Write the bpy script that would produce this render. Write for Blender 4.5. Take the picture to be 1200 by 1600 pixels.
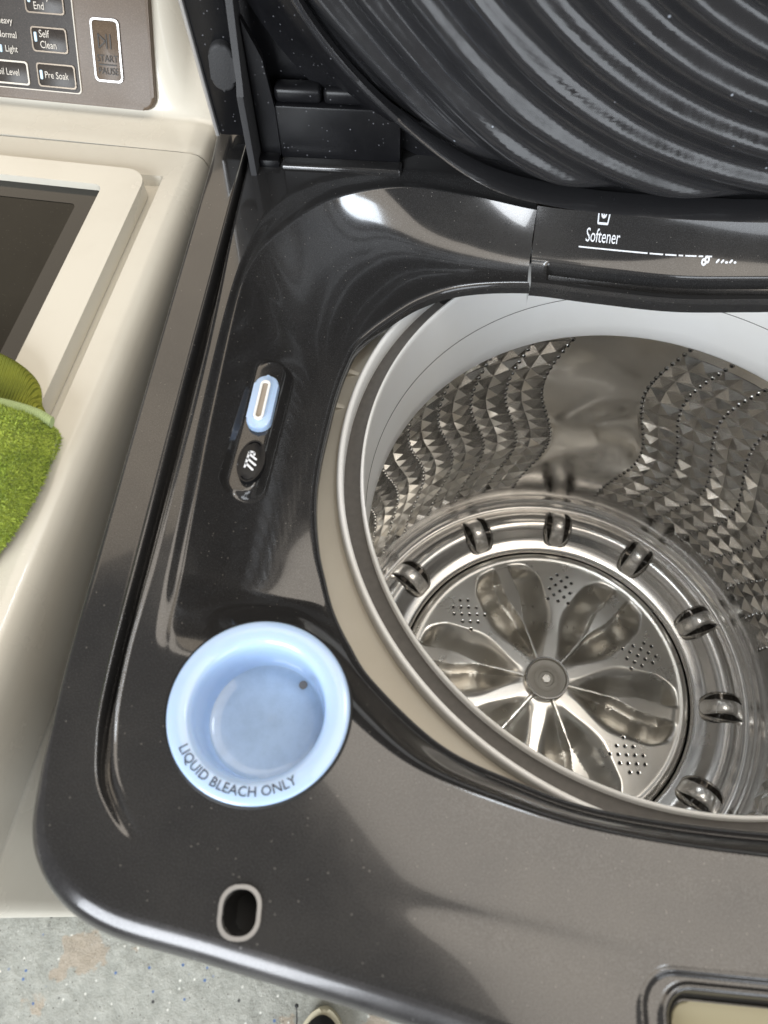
import bpy, bmesh, math, random
import numpy as np
from mathutils import Matrix, Vector
random.seed(7); rng = np.random.default_rng(7)
for o in list(bpy.data.objects): bpy.data.objects.remove(o)
S = bpy.context.scene; COL = S.collection
PI = math.pi
# ------------------------------------------------------------------ camera
cam = bpy.data.cameras.new('camera'); camo = bpy.data.objects.new('camera', cam); COL.objects.link(camo)
cam.sensor_fit = 'VERTICAL'; cam.sensor_height = 36.0; cam.lens = 1174.2 / 1600 * 36.0
cam.clip_start = 0.01; cam.clip_end = 60
CR = [[0.99635, -0.07075, 0.04771], [0.08486, 0.88019, -0.46697], [-0.00895, 0.46931, 0.88299]]
CP = (0.17127, -0.27215, 0.37139)
camo.matrix_world = Matrix([[*CR[0], CP[0]], [*CR[1], CP[1]], [*CR[2], CP[2]], [0, 0, 0, 1]])
cam.dof.use_dof = True; cam.dof.focus_distance = 0.62; cam.dof.aperture_fstop = 9.5
S.camera = camo
# ------------------------------------------------------------------ world and lamps (garage interior, daylight from the open door in front)
W = bpy.data.worlds.new('World'); S.world = W; W.use_nodes = True
W.node_tree.nodes['Background'].inputs[0].default_value = (1.0, 0.95, 0.88, 1)
W.node_tree.nodes['Background'].inputs[1].default_value = 0.23
def area(name, loc, target, sx, sy, power, col, roll=0.0):
    l = bpy.data.lights.new(name, 'AREA'); l.shape = 'RECTANGLE'; l.size = sx; l.size_y = sy
    l.energy = power; l.color = col
    o = bpy.data.objects.new(name, l); COL.objects.link(o); o.location = loc
    d = Vector(target) - Vector(loc)
    o.rotation_euler = (d.to_track_quat('-Z', 'Y').to_matrix() @ Matrix.Rotation(roll, 3, 'Z')).to_euler()
    return o
area('daylight_lamp', (-1.05, -2.4, 0.95), (0.25, 0, -0.05), 1.5, 1.7, 120, (0.90, 0.95, 1.0))
area('daylight_lamp_right', (1.75, -2.35, 0.75), (0.3, 0.1, 0), 1.3, 1.6, 26, (0.88, 0.94, 1.0))
area('scoop_highlight_lamp', (0.385, 0.060, 0.80), (0.30, 0.06, 0), 0.13, 0.10, 0.75, (0.78, 0.89, 1.0), 0.0)  # small added panel hovering over the deck, for a bluish highlight in the scoop
cl = area('ceiling_lamp', (0.87, 0.32, 1.75), (0.87, 0.32, 0), 1.7, 2.4, 38, (1.0, 0.91, 0.79)); cl.rotation_euler = (0, 0, PI / 4)
area('wall_lamp', (-0.95, 1.5, 1.75), (0.0, 0.0, 0), 1.6, 1.5, 12, (1.0, 0.85, 0.66))
S.view_settings.view_transform = 'Standard'; S.view_settings.look = 'None'
S.view_settings.exposure = 0.0; S.view_settings.gamma = 1.0; S.view_settings.use_curve_mapping = False
# ------------------------------------------------------------------ helpers
FLOOR = -1.05
def link(o, parent=None, loc=None):
    COL.objects.link(o)
    if parent is not None: o.parent = parent
    if loc is not None: o.location = loc
    return o
def thing(name, label, cat, loc, group=None, rotz=0):
    o = bpy.data.objects.new(name, None); o.empty_display_size = 0.05; COL.objects.link(o); o.location = loc; o.rotation_euler = (0, 0, rotz)
    o['label'] = label; o['category'] = cat
    if group: o['group'] = group
    return o
def mesh(name, V, F, m, parent=None, smooth=True, angle=None, loc=None):
    me = bpy.data.meshes.new(name); me.from_pydata([tuple(map(float, v)) for v in V], [], [tuple(map(int, f)) for f in F])
    if smooth:
        me.polygons.foreach_set('use_smooth', [True] * len(me.polygons))
        if angle: me.set_sharp_from_angle(angle=math.radians(angle))
    me.materials.append(m); me.update()
    o = bpy.data.objects.new(name, me)
    return link(o, parent, loc)
def grid_faces(n, m, wrap=False):
    i = np.arange(n - 1)[:, None]; j = np.arange(m if wrap else m - 1)[None, :]
    j2 = (j + 1) % m
    a = i * m + j; b = i * m + j2; c = (i + 1) * m + j2; d = (i + 1) * m + j
    return np.stack([a, b, c, d], -1).reshape(-1, 4)
def revolve(name, prof, m, parent, c=(0, 0), n=160, angle=40, a0=0, a1=2 * PI, loc=None):
    prof = np.array(prof, float); wrap = abs(a1 - a0 - 2 * PI) < 1e-6
    th = np.linspace(a0, a1, n, endpoint=not wrap)
    V = np.stack([c[0] + prof[:, 0][:, None] * np.cos(th), c[1] + prof[:, 0][:, None] * np.sin(th), np.repeat(prof[:, 1][:, None], n, 1)], -1).reshape(-1, 3)
    return mesh(name, V, grid_faces(len(prof), n, wrap)[:, ::-1], m, parent, True, angle, loc)
def spl(P, k=8, closed=False):
    """Catmull-Rom through the points"""
    P = np.array(P, float); n = len(P); out = []
    rngi = range(n if closed else n - 1)
    for i in rngi:
        p1 = P[i]; p2 = P[(i + 1) % n]
        p0 = P[(i - 1) % n] if closed or i > 0 else 2 * p1 - p2
        p3 = P[(i + 2) % n] if closed or i < n - 2 else 2 * p2 - p1
        for t in np.arange(k) / k:
            out.append(.5 * (2 * p1 + (p2 - p0) * t + (2 * p0 - 5 * p1 + 4 * p2 - p3) * t * t + (3 * p1 - p0 - 3 * p2 + p3) * t ** 3))
    if not closed: out.append(P[-1])
    return np.array(out)
def ss(a, b, x):
    t = np.clip((x - a) / (b - a), 0, 1); return t * t * (3 - 2 * t)
def bmobj(name, bm, m, parent=None, smooth=True, angle=35, loc=None):
    me = bpy.data.meshes.new(name); bm.normal_update(); bm.to_mesh(me); bm.free()
    if smooth:
        me.polygons.foreach_set('use_smooth', [True] * len(me.polygons)); me.set_sharp_from_angle(angle=math.radians(angle))
    me.materials.append(m); o = bpy.data.objects.new(name, me)
    return link(o, parent, loc)
def box(bm, lo, hi, bev=0.0, seg=2, M=None):
    r = bmesh.ops.create_cube(bm, size=1.0); vs = r['verts']
    lo = Vector(lo); hi = Vector(hi)
    for v in vs: v.co = Vector([(lo[i] + hi[i]) / 2 + v.co[i] * (hi[i] - lo[i]) for i in range(3)])
    if bev > 0:
        es = list({e for v in vs for e in v.link_edges})
        rb = bmesh.ops.bevel(bm, geom=es, offset=bev, segments=seg, profile=0.5, affect='EDGES')
        vs = list({v for f in rb['faces'] for v in f.verts} | {v for v in vs if v.is_valid})
    if M is not None:
        for v in vs: v.co = M @ v.co
    return vs
def prism(bm, outline, z0, z1, bev=0.0, M=None, seg=2):
    """solid from a closed xy outline"""
    n = len(outline)
    a = [bm.verts.new((p[0], p[1], z0)) for p in outline]; b = [bm.verts.new((p[0], p[1], z1)) for p in outline]
    f1 = bm.faces.new(a[::-1]); f2 = bm.faces.new(b)
    for i in range(n): bm.faces.new((a[i], a[(i + 1) % n], b[(i + 1) % n], b[i]))
    vs = a + b
    if bev > 0:
        rb = bmesh.ops.bevel(bm, geom=list(f2.edges), offset=bev, segments=seg, profile=0.5, affect='EDGES')
        vs = list({v for f in rb['faces'] for v in f.verts} | {v for v in vs if v.is_valid})
    if M is not None:
        for v in vs: v.co = M @ v.co
def rrect(x0, y0, x1, y1, r, k=6):
    out = []
    for cx, cy, a in ((x1 - r, y1 - r, 0), (x0 + r, y1 - r, 90), (x0 + r, y0 + r, 180), (x1 - r, y0 + r, 270)):
        for i in range(k + 1):
            t = math.radians(a + 90 * i / k); out.append((cx + r * math.cos(t), cy + r * math.sin(t)))
    return out
def ring(bm, outer, inner, z0, z1, M=None):
    """flat frame between two outlines with the same point count"""
    n = len(outer); vs = []
    def L(o, z): r = [bm.verts.new((p[0], p[1], z)) for p in o]; vs.extend(r); return r
    ot, it, ob, ib = L(outer, z1), L(inner, z1), L(outer, z0), L(inner, z0)
    for i in range(n):
        j = (i + 1) % n
        bm.faces.new((ot[i], ot[j], it[j], it[i])); bm.faces.new((ob[i], ob[j], ot[j], ot[i])); bm.faces.new((it[i], it[j], ib[j], ib[i]))
    if M is not None:
        for v in vs: v.co = M @ v.co
def tube(bm, pts, r, seg=8):
    pts = [Vector(p) for p in pts]; rings = []
    for i, p in enumerate(pts):
        d = (pts[min(i + 1, len(pts) - 1)] - pts[max(i - 1, 0)]).normalized()
        u = d.orthogonal().normalized(); w = d.cross(u)
        if rings:
            u = (lastu - d * lastu.dot(d)).normalized(); w = d.cross(u)
        lastu = u; rr = r[i] if isinstance(r, (list, tuple)) else r
        rings.append([bm.verts.new(p + (u * math.cos(2 * PI * k / seg) + w * math.sin(2 * PI * k / seg)) * rr) for k in range(seg)])
    for a, b in zip(rings, rings[1:]):
        for k in range(seg): bm.faces.new((a[k], a[(k + 1) % seg], b[(k + 1) % seg], b[k]))
    bm.faces.new(rings[0][::-1]); bm.faces.new(rings[-1])
def text_mesh(body, size, ext=0.0, align='LEFT'):
    cu = bpy.data.curves.new('lettering', 'FONT'); cu.body = body; cu.size = size; cu.extrude = ext; cu.align_x = align; cu.resolution_u = 3
    o = bpy.data.objects.new('lettering', cu); COL.objects.link(o)
    dg = bpy.context.evaluated_depsgraph_get(); dg.update()
    me = bpy.data.meshes.new_from_object(o.evaluated_get(dg)); bpy.data.objects.remove(o); bpy.data.curves.remove(cu)
    return me
def text(body, size, fn, m, parent, align='LEFT', name='lettering', sx=1.0):
    me = text_mesh(body, size, 0, align)
    for v in me.vertices: v.co = fn(v.co.x * sx, v.co.y)
    me.materials.clear(); me.materials.append(m); me.name = name
    return link(bpy.data.objects.new(name, me), parent)
# ------------------------------------------------------------------ materials
def mat(name, col, rough=0.4, metal=0.0, coat=0.0, spec=0.5, **kw):
    m = bpy.data.materials.new(name); m.use_nodes = True; b = m.node_tree.nodes['Principled BSDF']
    b.inputs['Base Color'].default_value = (*col, 1); b.inputs['Roughness'].default_value = rough; b.inputs['Metallic'].default_value = metal
    b.inputs['Coat Weight'].default_value = coat; b.inputs['Coat Roughness'].default_value = 0.04; b.inputs['Specular IOR Level'].default_value = spec
    for k, v in kw.items(): b.inputs[k.replace('_', ' ')].default_value = v
    return m
def N(m, t, **kw):
    n = m.node_tree.nodes.new(t)
    for k, v in kw.items(): setattr(n, k, v)
    return n
def L(m, a, b): m.node_tree.links.new(a, b)
def coords(m, scale=(1, 1, 1)):
    tc = N(m, 'ShaderNodeTexCoord'); mp = N(m, 'ShaderNodeMapping'); mp.inputs['Scale'].default_value = scale
    L(m, tc.outputs['Object'], mp.inputs[0]); return mp.outputs[0]
def noise(m, vec, scale, detail=3, rough=0.5):
    n = N(m, 'ShaderNodeTexNoise'); n.inputs['Scale'].default_value = scale; n.inputs['Detail'].default_value = detail; n.inputs['Roughness'].default_value = rough
    L(m, vec, n.inputs['Vector']); return n
def ramp(m, fac, stops):
    r = N(m, 'ShaderNodeValToRGB'); e = r.color_ramp.elements
    while len(e) < len(stops): e.new(0.5)
    for el, (p, c) in zip(e, stops): el.position = p; el.color = (c, c, c, 1) if isinstance(c, (int, float)) else (*c, 1)
    L(m, fac, r.inputs[0]); return r.outputs[0]
def mix(m, fac, a, b):
    x = N(m, 'ShaderNodeMix', data_type='RGBA')
    if isinstance(fac, (int, float)): x.inputs[0].default_value = fac
    else: L(m, fac, x.inputs[0])
    for i, c in ((6, a), (7, b)):
        if isinstance(c, tuple): x.inputs[i].default_value = (*c, 1)
        else: L(m, c, x.inputs[i])
    return x.outputs[2]
def bump(m, h, strength, dist=0.001):
    b = N(m, 'ShaderNodeBump'); b.inputs['Strength'].default_value = strength; b.inputs['Distance'].default_value = dist
    L(m, h, b.inputs['Height']); L(m, b.outputs[0], m.node_tree.nodes['Principled BSDF'].inputs['Normal'])
def P(m): return m.node_tree.nodes['Principled BSDF']
def specks(m, vec, scale, size, rnd=1.0):
    """sparse dust dots: voronoi cells, only some of them carry a dot"""
    v = N(m, 'ShaderNodeTexVoronoi'); v.inputs['Scale'].default_value = scale; v.inputs['Randomness'].default_value = rnd; L(m, vec, v.inputs['Vector'])
    d = ramp(m, v.outputs['Distance'], [(size * 0.6, 1.0), (size, 0.0)])
    sep = N(m, 'ShaderNodeSeparateColor'); L(m, v.outputs['Color'], sep.inputs[0])
    return d, sep.outputs[0], v
def dusty(m, base, dust, scale=260, size=0.16, keep=0.72, haze=0.05, rough=(0.16, 0.30), flake=None):
    vec = coords(m)
    d, r, _ = specks(m, vec, scale, size)
    k = ramp(m, r, [(keep, 0.0), (keep + 0.02, 1.0)])
    mu = N(m, 'ShaderNodeMath', operation='MULTIPLY'); L(m, d, mu.inputs[0]); L(m, k, mu.inputs[1])
    nz = noise(m, vec, 9, 5, 0.65); hz = ramp(m, nz.outputs[0], [(0.42, 0.0), (0.72, haze)])
    if flake:
        f = noise(m, vec, 1500, 1); fc = ramp(m, f.outputs[0], [(0.45, base), (0.70, flake)])
    else: fc = base
    c1 = mix(m, hz, fc, dust)
    mu2 = N(m, 'ShaderNodeMath', operation='MULTIPLY'); L(m, mu.outputs[0], mu2.inputs[0]); mu2.inputs[1].default_value = 0.55
    c2 = mix(m, mu2.outputs[0], c1, dust); L(m, c2, P(m).inputs['Base Color'])
    rr = ramp(m, nz.outputs[0], [(0.35, rough[0]), (0.75, rough[1])])
    add = N(m, 'ShaderNodeMath', operation='ADD'); L(m, rr, add.inputs[0]); L(m, mu2.outputs[0], add.inputs[1]); L(m, add.outputs[0], P(m).inputs['Roughness'])
    return vec, nz
BLACK = mat('black_metallic_enamel', (0.03, 0.028, 0.028), 0.16, 0.55, 0.55)
dusty(BLACK, (0.042, 0.041, 0.0415), (0.30, 0.28, 0.25), 330, 0.13, 0.80, 0.07, (0.09, 0.20), (0.066, 0.066, 0.068))
BLACKR = mat('black_metallic_edge', (0.03, 0.028, 0.028), 0.4, 0.5, 0.2)
dusty(BLACKR, (0.042, 0.041, 0.043), (0.30, 0.29, 0.29), 240, 0.16, 0.80, 0.16, (0.16, 0.30), (0.07, 0.069, 0.07))
PLAST = mat('black_plastic', (0.012, 0.012, 0.014), 0.28, 0, 0.0, 0.3)
vec, nz = dusty(PLAST, (0.006, 0.006, 0.007), (0.22, 0.22, 0.24), 300, 0.18, 0.66, 0.03, (0.30, 0.42))
RUBBER = mat('black_rubber', (0.035, 0.035, 0.037), 0.65); v_ = coords(RUBBER); bump(RUBBER, noise(RUBBER, v_, 900, 3).outputs[0], 0.4, 0.0006)
DARKVOID = mat('black_cavity_plastic', (0.004, 0.004, 0.004), 0.6)
WHITE = mat('white_plastic', (0.78, 0.77, 0.75), 0.32, 0, 0.1)
v_ = coords(WHITE); n_ = noise(WHITE, v_, 14, 4); L(WHITE, mix(WHITE, ramp(WHITE, n_.outputs[0], [(0.35, 0.0), (0.8, 0.35)]), (0.86, 0.86, 0.85), (0.76, 0.73, 0.67)), P(WHITE).inputs['Base Color'])
CREAM = mat('yellowed_white_plastic', (0.72, 0.66, 0.55), 0.38, 0, 0.05)
v_ = coords(CREAM); n_ = noise(CREAM, v_, 22, 5, 0.6); L(CREAM, mix(CREAM, ramp(CREAM, n_.outputs[0], [(0.4, 0.0), (0.8, 0.4)]), (0.74, 0.69, 0.59), (0.58, 0.52, 0.42)), P(CREAM).inputs['Base Color'])
GREYSHADE = mat('shade_and_joint_grey', (0.16, 0.15, 0.14), 0.5)  # dark grey: painted shade on the ring top, also the parting line
v_ = coords(GREYSHADE); n_ = noise(GREYSHADE, v_, 240, 3); L(GREYSHADE, mix(GREYSHADE, n_.outputs[0], (0.08, 0.075, 0.07), (0.14, 0.13, 0.12)), P(GREYSHADE).inputs['Base Color'])
STEEL = mat('stainless_steel', (0.62, 0.57, 0.51), 0.2, 1.0)
v_ = coords(STEEL, (1, 1, 1)); n_ = noise(STEEL, v_, 26, 4, 0.6); L(STEEL, mix(STEEL, ramp(STEEL, n_.outputs[0], [(0.3, 0.0), (0.75, 1.0)]), (0.80, 0.79, 0.77), (0.68, 0.66, 0.64)), P(STEEL).inputs['Base Color'])
L(STEEL, ramp(STEEL, n_.outputs[0], [(0.3, 0.17), (0.8, 0.30)]), P(STEEL).inputs['Roughness'])
STEELP = mat('polished_steel', (0.76, 0.74, 0.71), 0.14, 1.0)
STEELD = mat('embossed_steel', (0.70, 0.69, 0.67), 0.15, 1.0)
v_ = coords(STEELD); n_ = noise(STEELD, v_, 60, 3); L(STEELD, ramp(STEELD, n_.outputs[0], [(0.3, 0.12), (0.8, 0.26)]), P(STEELD).inputs['Roughness'])
SATIN = mat('satin_steel', (0.74, 0.72, 0.68), 0.36, 1.0)
v_ = coords(SATIN); n_ = noise(SATIN, v_, 30, 5, 0.6); L(SATIN, ramp(SATIN, n_.outputs[0], [(0.3, 0.26), (0.8, 0.34)]), P(SATIN).inputs['Roughness'])
HUBP = mat('grey_hub_plastic', (0.42, 0.40, 0.36), 0.4)
BLUE = mat('light_blue_plastic', (0.46, 0.63, 0.88), 0.22, 0, 0.35, 0.5, Subsurface_Weight=0.08, Subsurface_Scale=0.01)
v_ = coords(BLUE); n_ = noise(BLUE, v_, 45, 5, 0.6); L(BLUE, mix(BLUE, ramp(BLUE, n_.outputs[0], [(0.45, 0.0), (0.75, 0.35)]), (0.43, 0.58, 0.82), (0.37, 0.50, 0.70)), P(BLUE).inputs['Base Color'])
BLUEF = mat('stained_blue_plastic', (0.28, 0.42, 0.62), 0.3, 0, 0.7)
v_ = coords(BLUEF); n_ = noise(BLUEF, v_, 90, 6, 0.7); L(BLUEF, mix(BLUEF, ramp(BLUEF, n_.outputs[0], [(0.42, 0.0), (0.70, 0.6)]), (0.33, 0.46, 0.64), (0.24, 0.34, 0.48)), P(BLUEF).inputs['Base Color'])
CHROME = mat('silver_trim', (0.52, 0.51, 0.50), 0.28, 0.55)
PRINTW = mat('white_print', (0.78, 0.80, 0.84), 0.5)
PRINTG = mat('warm_grey_print', (0.62, 0.57, 0.50), 0.5)
PRINTK = mat('black_print', (0.015, 0.02, 0.035), 0.5)
PRINTB = mat('dark_brown_print', (0.03, 0.026, 0.022), 0.5)
ENAMEL = mat('off_white_enamel', (0.74, 0.70, 0.62), 0.22, 0, 0.4)
v_, nz = dusty(ENAMEL, (0.66, 0.625, 0.54), (0.30, 0.24, 0.17), 90, 0.06, 0.93, 0.14, (0.20, 0.34))
PANEL = mat('bronze_panel', (0.075, 0.058, 0.045), 0.3, 0.0, 0.0, 0.25)
dusty(PANEL, (0.100, 0.072, 0.050), (0.34, 0.30, 0.26), 500, 0.13, 0.86, 0.05, (0.24, 0.4), (0.15, 0.11, 0.078))
PANELK = mat('dark_panel', (0.035, 0.03, 0.027), 0.3, 0.0, 0.0, 0.25)
dusty(PANELK, (0.036, 0.031, 0.028), (0.34, 0.30, 0.26), 500, 0.13, 0.86, 0.05, (0.24, 0.4), (0.06, 0.05, 0.042))
LED = mat('pale_blue_indicator', (0.55, 0.72, 0.86), 0.3)
WINDOW = mat('smoked_window_glass', (0.02, 0.02, 0.018), 0.08, 0, 0.0, 0.12)
dusty(WINDOW, (0.018, 0.016, 0.012), (0.26, 0.24, 0.19), 700, 0.16, 0.86, 0.03, (0.08, 0.16))
GLASS = mat('smoked_ribbed_plastic', (0.30, 0.31, 0.34), 0.06, 0, 0, 0.5, Transmission_Weight=0.45, IOR=1.56)
v_ = coords(GLASS); n_ = noise(GLASS, v_, 30, 5, 0.65)
d_, r_, vv_ = specks(GLASS, v_, 130, 0.13); k_ = ramp(GLASS, r_, [(0.93, 0.0), (0.95, 0.7)])
mu_ = N(GLASS, 'ShaderNodeMath', operation='MULTIPLY'); L(GLASS, d_, mu_.inputs[0]); L(GLASS, k_, mu_.inputs[1])
L(GLASS, mix(GLASS, mu_.outputs[0], (0.040, 0.040, 0.043), (0.5, 0.54, 0.6)), P(GLASS).inputs['Base Color'])
L(GLASS, ramp(GLASS, n_.outputs[0], [(0.35, 0.09), (0.75, 0.30)]), P(GLASS).inputs['Roughness'])
bump(GLASS, noise(GLASS, v_, 18, 3).outputs[0], 0.3, 0.004)
tr_ = N(GLASS, 'ShaderNodeMath', operation='MULTIPLY_ADD'); L(GLASS, mu_.outputs[0], tr_.inputs[0]); tr_.inputs[1].default_value = -0.4; tr_.inputs[2].default_value = 0.45
L(GLASS, tr_.outputs[0], P(GLASS).inputs['Transmission Weight'])
TERRY = mat('lime_terry', (0.30, 0.46, 0.05), 0.85, 0, 0, 0.2, Sheen_Weight=0.3)
v_ = coords(TERRY); n_ = noise(TERRY, v_, 60, 4); L(TERRY, mix(TERRY, ramp(TERRY, n_.outputs[0], [(0.3, 0.0), (0.75, 1.0)]), (0.27, 0.37, 0.045), (0.50, 0.60, 0.10)), P(TERRY).inputs['Base Color'])
HEM = mat('pale_lime_hem', (0.50, 0.62, 0.30), 0.85, 0, 0, 0.2)
v_ = coords(HEM); wv = N(HEM, 'ShaderNodeTexWave'); wv.inputs['Scale'].default_value = 260; L(HEM, v_, wv.inputs['Vector']); bump(HEM, wv.outputs[0], 0.6, 0.0008)
OLIVE = mat('olive_knit', (0.30, 0.32, 0.04), 0.9, 0, 0, 0.2)
v_ = coords(OLIVE); n_ = noise(OLIVE, v_, 28, 4); L(OLIVE, mix(OLIVE, ramp(OLIVE, n_.outputs[0], [(0.35, 0.0), (0.7, 1.0)]), (0.34, 0.36, 0.05), (0.14, 0.17, 0.03)), P(OLIVE).inputs['Base Color'])
CONC = mat('painted_concrete', (0.4, 0.39, 0.34), 0.75)
v_ = coords(CONC); n1 = noise(CONC, v_, 5, 8, 0.65); n2 = noise(CONC, v_, 38, 7, 0.7); n3 = noise(CONC, v_, 7.5, 5, 0.6)
c_ = mix(CONC, ramp(CONC, n2.outputs[0], [(0.3, 0.0), (0.7, 1.0)]), (0.34, 0.345, 0.31), (0.53, 0.53, 0.48))
c_ = mix(CONC, ramp(CONC, n1.outputs[0], [(0.50, 0.0), (0.62, 0.55)]), c_, (0.25, 0.25, 0.21))
c_ = mix(CONC, ramp(CONC, n3.outputs[0], [(0.585, 0.0), (0.605, 0.55)]), c_, (0.50, 0.38, 0.27))
vv = N(CONC, 'ShaderNodeTexVoronoi', feature='DISTANCE_TO_EDGE'); vv.inputs['Scale'].default_value = 22; L(CONC, mix(CONC, 0.16, v_, n2.outputs['Color']), vv.inputs['Vector'])
mk = ramp(CONC, n1.outputs[0], [(0.40, 0.0), (0.50, 0.9)]); ck = ramp(CONC, vv.outputs['Distance'], [(0.006, 1.0), (0.022, 0.0)])
mm = N(CONC, 'ShaderNodeMath', operation='MULTIPLY'); L(CONC, mk, mm.inputs[0]); L(CONC, ck, mm.inputs[1]); c_ = mix(CONC, mm.outputs[0], c_, (0.14, 0.13, 0.11))
for sc_, colr, kp in ((75, (0.12, 0.20, 0.40), 0.86), (88, (0.80, 0.79, 0.73), 0.82), (66, (0.05, 0.05, 0.05), 0.91), (150, (0.16, 0.15, 0.13), 0.86), (190, (0.66, 0.65, 0.60), 0.80)):
    d_, r_, _ = specks(CONC, v_, sc_, 0.22); k_ = ramp(CONC, r_, [(kp, 0.0), (kp + 0.01, 1.0)])
    mu_ = N(CONC, 'ShaderNodeMath', operation='MULTIPLY'); L(CONC, d_, mu_.inputs[0]); L(CONC, k_, mu_.inputs[1]); c_ = mix(CONC, mu_.outputs[0], c_, colr)
L(CONC, c_, P(CONC).inputs['Base Color']); bump(CONC, n2.outputs[0], 0.9, 0.008)
KNIT = mat('black_shoe_knit', (0.012, 0.012, 0.013), 0.8); v_ = coords(KNIT); bump(KNIT, noise(KNIT, v_, 700, 2).outputs[0], 0.8, 0.002)
SOLE = mat('cream_shoe_rubber', (0.66, 0.60, 0.43), 0.55)

# ------------------------------------------------------------------ floor
fl = mesh('floor', [(-3, -3, FLOOR), (3, -3, FLOOR), (3, 3, FLOOR), (-3, 3, FLOOR)], [(0, 1, 2, 3)], CONC, None, False)
fl['kind'] = 'structure'

# ================================================================== the dark washing machine
XC = 0.3432
WO = Vector((XC, 0.0, FLOOR)); OFF = -WO
washer = thing('washing_machine', 'black top-load washing machine with its lid open, showing the steel drum', 'washing machine', WO)
# loft knots: opening edge, crease, outer top edge (left half, from back centre round to front centre)
K = [((.3432, .1325), (.3432, .1730), (.3432, .300)), ((.2850, .1365), (.2850, .1750), (.2850, .300)), ((.2376, .1405), (.2393, .1790), (.2393, .300)),
     ((.1900, .1340), (.1935, .1900), (.1900, .300)), ((.1587, .1190), (.1467, .1970), (.1400, .300)), ((.1350, .0970), (.1099, .1895), (.0800, .300)),
     ((.1173, .0746), (.0837, .1740), (.0300, .300)), ((.1110, .0550), (.0563, .1406), (.0000, .280)), ((.1072, .0350), (.0448, .1150), (.0000, .200)),
     ((.1049, .0150), (.0405, .0800), (.0000, .110)), ((.1022, -.0257), (.0415, -.0189), (.0000, -.020)), ((.1034, -.0560), (.0430, -.0650), (.0000, -.080)),
     ((.1087, -.0847), (.0444, -.1043), (.0000, -.125)), ((.1151, -.1048), (.0455, -.1300), (.0000, -.160)), ((.1223, -.1239), (.0470, -.1550), (.0010, -.1950)),
     ((.1340, -.1445), (.0560, -.1860), (.0055, -.2300)), ((.1499, -.1657), (.0760, -.2160), (.0160, -.2580)), ((.1878, -.1961), (.1250, -.2420), (.0440, -.2770)),
     ((.2275, -.2117), (.1900, -.2540), (.0980, -.2865)), ((.2718, -.2222), (.2550, -.2600), (.1900, -.3020)), ((.3432, -.2262), (.3432, -.2640), (.3432, -.3310))]
GK = {6: (.0330, .262), 7: (.0250, .245), 8: (.0246, .185), 9: (.0246, .100), 10: (.0246, -.0195), 11: (.0246, -.073), 12: (.0243, -.113), 13: (.0238, -.143), 14: (.0240, -.176), 15: (.0262, -.207), 16: (.0355, -.234), 17: (.0640, -.2575), 18: (.1300, -.273)}
K = [(*q, GK.get(i, tuple(.5 * (np.array(q[1]) + np.array(q[2]))))) for i, q in enumerate(K)]
def splv(Pk, ks):
    out = []; n = len(Pk); Pk = np.array(Pk, float)
    for i in range(n - 1):
        p1, p2 = Pk[i], Pk[i + 1]; p0 = Pk[i - 1] if i > 0 else np.array([2 * XC - p2[0], p2[1]]); p3 = Pk[i + 2] if i < n - 2 else np.array([2 * XC - p1[0], p1[1]])
        for t in np.arange(ks[i]) / ks[i]:
            out.append(.5 * (2 * p1 + (p2 - p0) * t + (2 * p0 - 5 * p1 + 4 * p2 - p3) * t * t + (3 * p1 - p0 - 3 * p2 + p3) * t ** 3))
    out.append(Pk[-1]); return np.array(out)
def half(i, k): return spl([q[i] for q in K], k)
NK = len(K) - 1
KS = [14, 14, 20, 20, 26, 34, 40, 46, 46, 46, 46, 40, 34, 30, 40, 50, 60, 70, 110, 150][:NK]
def loop(i):
    a = splv([q[i] for q in K], KS); b = splv([q[i] for q in K], [12] * (NK - 1) + [70])[1:-1][::-1].copy(); b[:, 0] = 2 * XC - b[:, 0]
    return np.concatenate([a, b])
CI, CC, CO, CG = loop(0), loop(1), loop(2), loop(3); NL = len(CI)
_tp = np.concatenate([i + np.arange(k) / k for i, k in enumerate(KS)] + [[NK]]); TPAR = np.concatenate([_tp, np.full(NL - len(_tp), 99.0)])
GFADE = ss(6.2, 7.2, TPAR) * (1 - ss(14.4, 16.9, TPAR)) * (TPAR < 50)
def seg_d(x, y, pts):
    d = np.full(x.shape, 9.0); u = np.zeros(x.shape); tot = len(pts) - 1
    for i in range(tot):
        ax, ay = pts[i]; bx, by = pts[i + 1]; vx, vy = bx - ax, by - ay
        t = np.clip(((x - ax) * vx + (y - ay) * vy) / (vx * vx + vy * vy), 0, 1)
        dd = np.hypot(x - ax - t * vx, y - ay - t * vy); w = dd < d; d = np.where(w, dd, d); u = np.where(w, (i + t) / tot, u)
    return d, u
CUP = (.0992, -.1902)
def sdrr(x, y, cx, cy, hx, hy, r, rot=0.0):
    c, s = math.cos(rot), math.sin(rot); dx, dy = x - cx, y - cy; u = c * dx + s * dy; w = -s * dx + c * dy
    qx = np.abs(u) - hx + r; qy = np.abs(w) - hy + r
    return np.hypot(np.maximum(qx, 0), np.maximum(qy, 0)) + np.minimum(np.maximum(qx, qy), 0) - r
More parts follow.
